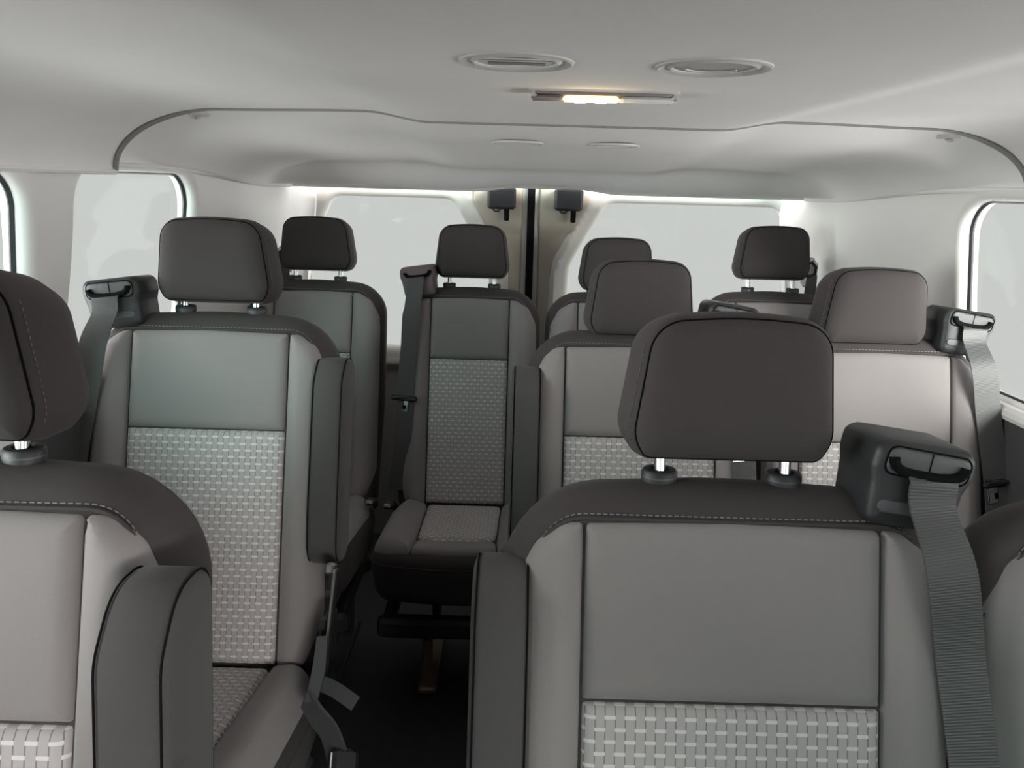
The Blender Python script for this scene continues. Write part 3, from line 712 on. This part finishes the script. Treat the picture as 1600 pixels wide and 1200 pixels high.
    # cushion
    chw = cush_hw or hw; zt = zj - 0.016; CL = 0.44
    def fc(u, v, n): 
        u = np.asarray(u, float); return np.stack([u + 0 * v, -v + 0 * u, zt + n + 0.15 * v + 0 * u], 1)
    co = rpoly([(-chw + 0.01, -0.02), (chw - 0.01, -0.02), (chw, 0.12), (chw - 0.004, CL - 0.03), (0, CL + 0.01), (-chw + 0.004, CL - 0.03), (-chw, 0.12)], [0.05, 0.05, 0.15, 0.07, 0.6, 0.07, 0.15], 8)
    Rc = 0.035
    body('cushion', 'dark', co, fc, [(0.05, -0.15), (0.02, -0.14), (0.008, -0.12), (0.0, -0.06)] + [(Rc * (1 - math.cos(a)), -Rc + Rc * math.sin(a)) for a in np.linspace(0.0, math.pi / 2, 6)], t)
    cor = resample(co, 0.02)
    def base_c(W): return roll(pdist(W, cor), Rc) + 0.001
    cp = ph * 0.92
    pillow('seat_woven_panel', 'weave', rpoly([(-cp, 0.0), (cp, 0.0), (cp * 0.93, CL - 0.105), (-cp * 0.93, CL - 0.105)], [0.01, 0.01, 0.05, 0.05]), fc, 0.012, 0.02, t, base=base_c, skirt=0.01)
    edge = CL - 0.016
    pillow('seat_front_panel', 'panel', rpoly([(-cp * 0.93, CL - 0.101), (cp * 0.93, CL - 0.101), (cp * 0.98, edge - 0.012), (0, edge), (-cp * 0.98, edge - 0.012)], [0.01, 0.01, 0.01, 0.4, 0.01]), fc, 0.012, 0.02, t, base=base_c, skirt=0.01)
    for sg in (-1, 1):
        p = [(cp + 0.003, 0.0), (chw - 0.025, 0.0), (chw - 0.008, 0.10), (chw - 0.012, CL - 0.06), (chw - 0.045, edge - 0.018), (cp * 0.98 + 0.003, edge - 0.012), (cp * 0.93 + 0.003, CL - 0.101)]
        rr = [0.006, 0.04, 0.1, 0.05, 0.05, 0.005, 0.02]
        if sg < 0: p = mirror(p); rr = rr[::-1]
        pillow('seat_bolster', 'bolster', rpoly(p, rr), fc, 0.020, 0.03, t, base=base_c, skirt=0.012, extra=lambda u, v: 0.012 * np.exp(-((np.abs(u) - cp - 0.05) / 0.03) ** 2) * sst(0.44, 0.3, v))
    mb = MB(); q = offset(resample(co, 0.012), 0.0005); L = [tuple(p) for p in fc(q[:, 0], q[:, 1], np.full(len(q), -0.038))]; mb.tube(L + [L[0]], 0.0022, 6, False); mb.build('cushion_piping', 'dark', t)
    if buckle:
        bx = buckle * (chw + 0.004)
        mb = MB(); mb.tube([(bx * 0.93, 0.02, zt - 0.02), (bx * 0.95, -0.03, zt + 0.02), (bx * 0.96, -0.065, zt + 0.035)], 0.011, 8, True, 0.5); bs = mb.build('buckle_stalk', 'belt', t)
        mb = MB(); mb.box((bx * 0.965, -0.09, zt + 0.043), (0.030, 0.062, 0.020), Euler((-0.35, 0.15, 0)).to_matrix(), 0.006); mb.build('belt_buckle', 'plastic', bs)
        mb = MB(); mb.box((bx * 0.965, -0.119, zt + 0.053), (0.022, 0.006, 0.010), Euler((-0.35, 0.15, 0)).to_matrix(), 0.002); mb.build('buckle_mouth', 'steel', bs)
    if hardware:
        # aisle-side recliner bar, loose webbing end and the buckle leaning into the aisle
        X = chw
        mb = MB(); mb.box((X + 0.026, -0.055, 0.575), (0.006, 0.030, 0.20), Euler((-0.42, 0.05, 0)).to_matrix(), 0.002)
        mb.box((X + 0.022, -0.018, 0.668), (0.016, 0.034, 0.020), Euler((-0.42, 0.05, 0)).to_matrix(), 0.004); mb.build('recliner_bar', 'steel', t)
        mb = MB(); mb.box((X + 0.012, -0.03, 0.50), (0.012, 0.10, 0.16), Euler((-0.3, 0, 0)).to_matrix(), 0.01); mb.tube([(X + 0.012, -0.02, 0.62), (X + 0.026, -0.02, 0.62)], 0.008, 10); mb.build('side_bracket', 'plastic', t)
        ribbon('loose_webbing', [(X + 0.022, -0.115, 0.505), (X + 0.05, -0.125, 0.500), (X + 0.085, -0.135, 0.482)], [0.026, 0.026, 0.026], [(0.25, 0.3, 1)] * 3, 'greyplastic', t, 0.002, 0.0)
        ribbon('buckle_webbing', [(X + 0.008, -0.155, 0.505), (X + 0.030, -0.18, 0.495), (X + 0.056, -0.20, 0.478), (X + 0.074, -0.225, 0.455)], [0.036, 0.038, 0.038, 0.036], [(0.45, -0.1, 0.9), (0.45, -0.1, 0.9), (0.6, -0.1, 0.8), (0.8, 0, 0.6)], 'greyplastic', t, 0.004, 0.0)
        ribbon('strap_guide', [(X + 0.020, -0.085, 0.575), (X + 0.024, -0.13, 0.54), (X + 0.020, -0.17, 0.508)], [0.018, 0.022, 0.020], [(1, 0.2, 0.25)] * 3, 'greyplastic', t, 0.003, 0.0)
        rb = Euler((-0.95, 0.35, 0.35)).to_matrix()
        mb = MB(); mb.box((X + 0.088, -0.262, 0.430), (0.046, 0.028, 0.11), rb, 0.008); bb = mb.build('belt_buckle', 'plastic', t)
        mb = MB(); mb.box(Vector((X + 0.088, -0.262, 0.430)) + rb @ Vector((-0.024, -0.014, -0.004)), (0.003, 0.003, 0.098), rb, 0.001); mb.build('buckle_edge', 'chrome', bb)
        mb = MB(); mb.tube([(X - 0.03, -0.31, 0.36), (X + 0.012, -0.31, 0.36)], [0.022, 0.020], 16); mb.build('pivot_cap', 'steel', t)
    # base
    if base:
        zc_ = zt - 0.14
        mb = MB(); mb.box((0, -0.36, zc_ - 0.035), (chw * 1.85, 0.045, 0.055), None, 0.01); mb.box((0, -0.05, zc_ - 0.035), (chw * 1.85, 0.045, 0.055), None, 0.01)
        for s_ in (-1, 1): mb.box((s_ * chw * 0.8, -0.205, zc_ - 0.03), (0.03, 0.32, 0.04), None, 0.006)
        mb.build('base_frame', 'plastic', t)
        for s_ in (-1, 1):
            lx = s_ * chw * 0.62 if legs is None else legs[0 if s_ < 0 else 1]
            mb = MB(); mb.box((lx, -0.30, (zc_ - 0.06) / 2 + 0.004), (0.026, 0.006, zc_ - 0.062), Euler((-0.10, 0, 0)).to_matrix(), 0.002)
            mb.box((lx, -0.06, (zc_ - 0.06) / 2 + 0.004), (0.026, 0.03, zc_ - 0.062), None, 0.004); mb.box((lx, -0.18, 0.012), (0.05, 0.34, 0.022), None, 0.006)
            mb.tube([(lx, -0.335, zc_ - 0.10), (lx, -0.29, zc_ - 0.10)], 0.008, 12); mb.build('leg', 'rust' if (legs and s_ < 0) else 'plastic', t)
    return t

G_ = 'grey cloth passenger seats'
FRONT = dict(hw=0.245, ph=0.155)
BP = [(-0.040, 0.075, 0.045), (-0.022, 0.17, 0.030), (-0.006, 0.30, 0.030), (0.0, 0.46, 0.034), (0.004, 0.60, 0.034)]
BPR = [(-0.045, 0.085, 0.040), (-0.040, 0.17, 0.036), (-0.032, 0.30, 0.032), (-0.03, 0.45, 0.026), (-0.01, 0.62, 0.0)]
make_seat('near single seat at the left edge of the photo, its charcoal folded armrest bulging forward', -0.530, 0.45, 1.065, arm=1, arm_tilt=R(-8), lift=0.022, **FRONT)
make_seat('nearest large seat right of the aisle, charcoal headrest on posts, belt at its right', 0.235, 0.565, 1.018, arm=-1, belt=1, lift=0.028, beltpath=BP, **FRONT)
make_seat('near window seat cut off by the right edge of the photo, dark stitched shoulder', 0.737, 0.565, 1.008, lift=0.03, **FRONT)
make_seat('greenish lit single seat left of the aisle, belt from its left shoulder, armrest folded up', -0.57, 1.245, 1.075, arm=1, belt=-1, lift=0.020, beltpath=BP, hw=0.238, ph=0.148, hardware=True)
make_seat('second-row seat beside the aisle half hidden behind the nearest seat, headrest pushed down', 0.263, 1.37, 1.040, arm=-1, belt=1, lift=-0.012, tongue=0.42, plate=True, beltpath=BPR, hw=0.238, ph=0.155)
make_seat('brightly lit second-row seat by the right window with pale belt and lowered headrest', 0.744, 1.37, 1.042, belt=1, lift=-0.018, tongue=0.95, plate=True, beltpath=BP, hw=0.238, ph=0.155)
REAR = dict(hw=0.215, ph=0.118)
make_seat('back-row seat at the far left beside the window, partly behind the greenish seat', -0.605, 2.13, 1.032, lift=0.03, buckle=1, **REAR)
make_seat('back-row seat facing the aisle with plum belt cover on its left shoulder and visible cushion', -0.132, 2.13, 1.022, belt=-1, cover=True, lift=0.03, tongue=1.35, beltpath=BPR, legs=(-0.075, 0.13), buckle=-1, **REAR)
make_seat('back-row seat right of the door seam, mostly hidden behind a second-row headrest', 0.310, 2.13, 1.020, lift=0.004, **REAR)
make_seat('back-row seat at the far right with dark headrest raised against the rear window', 0.785, 2.13, 1.034, lift=0.038, **REAR)

# upper belt guides on the rear corner pillars
for x, y, z, sd in ((-0.745, 2.52, 1.08, 'left'), (0.935, 2.47, 1.085, 'right')):
    sg = -1 if sd == 'left' else 1
    t = thing('belt_guide', 'pale belt guide with black strap on the rear pillar at the far ' + sd, 'belt guide', (x, y, z), 'belt guides on the rear pillars')
    mb = MB(); mb.box((0.004 * sg, 0.01, 0), (0.05, 0.06, 0.095), None, 0.018); mb.build('guide_cover', 'trim', t)
    mb = MB(); mb.tube([(-sg * 0.020, -0.03, 0.028), (-sg * 0.004, -0.035, 0.036), (sg * 0.012, -0.03, 0.022), (sg * 0.010, -0.032, 0.0), (-sg * 0.012, -0.033, -0.012), (-sg * 0.022, -0.03, 0.004), (-sg * 0.020, -0.03, 0.028)], 0.005, 8, False); mb.build('guide_loop', 'plastic', t)
    ribbon('guide_strap', [(sg * 0.002, -0.033, -0.002), (sg * 0.0, -0.036, -0.05), (sg * 0.006, -0.03, -0.2), (sg * 0.02, -0.02, -0.42)], [0.03, 0.036, 0.045, 0.045], [(1, 0, 0)] * 4, 'belt', t)
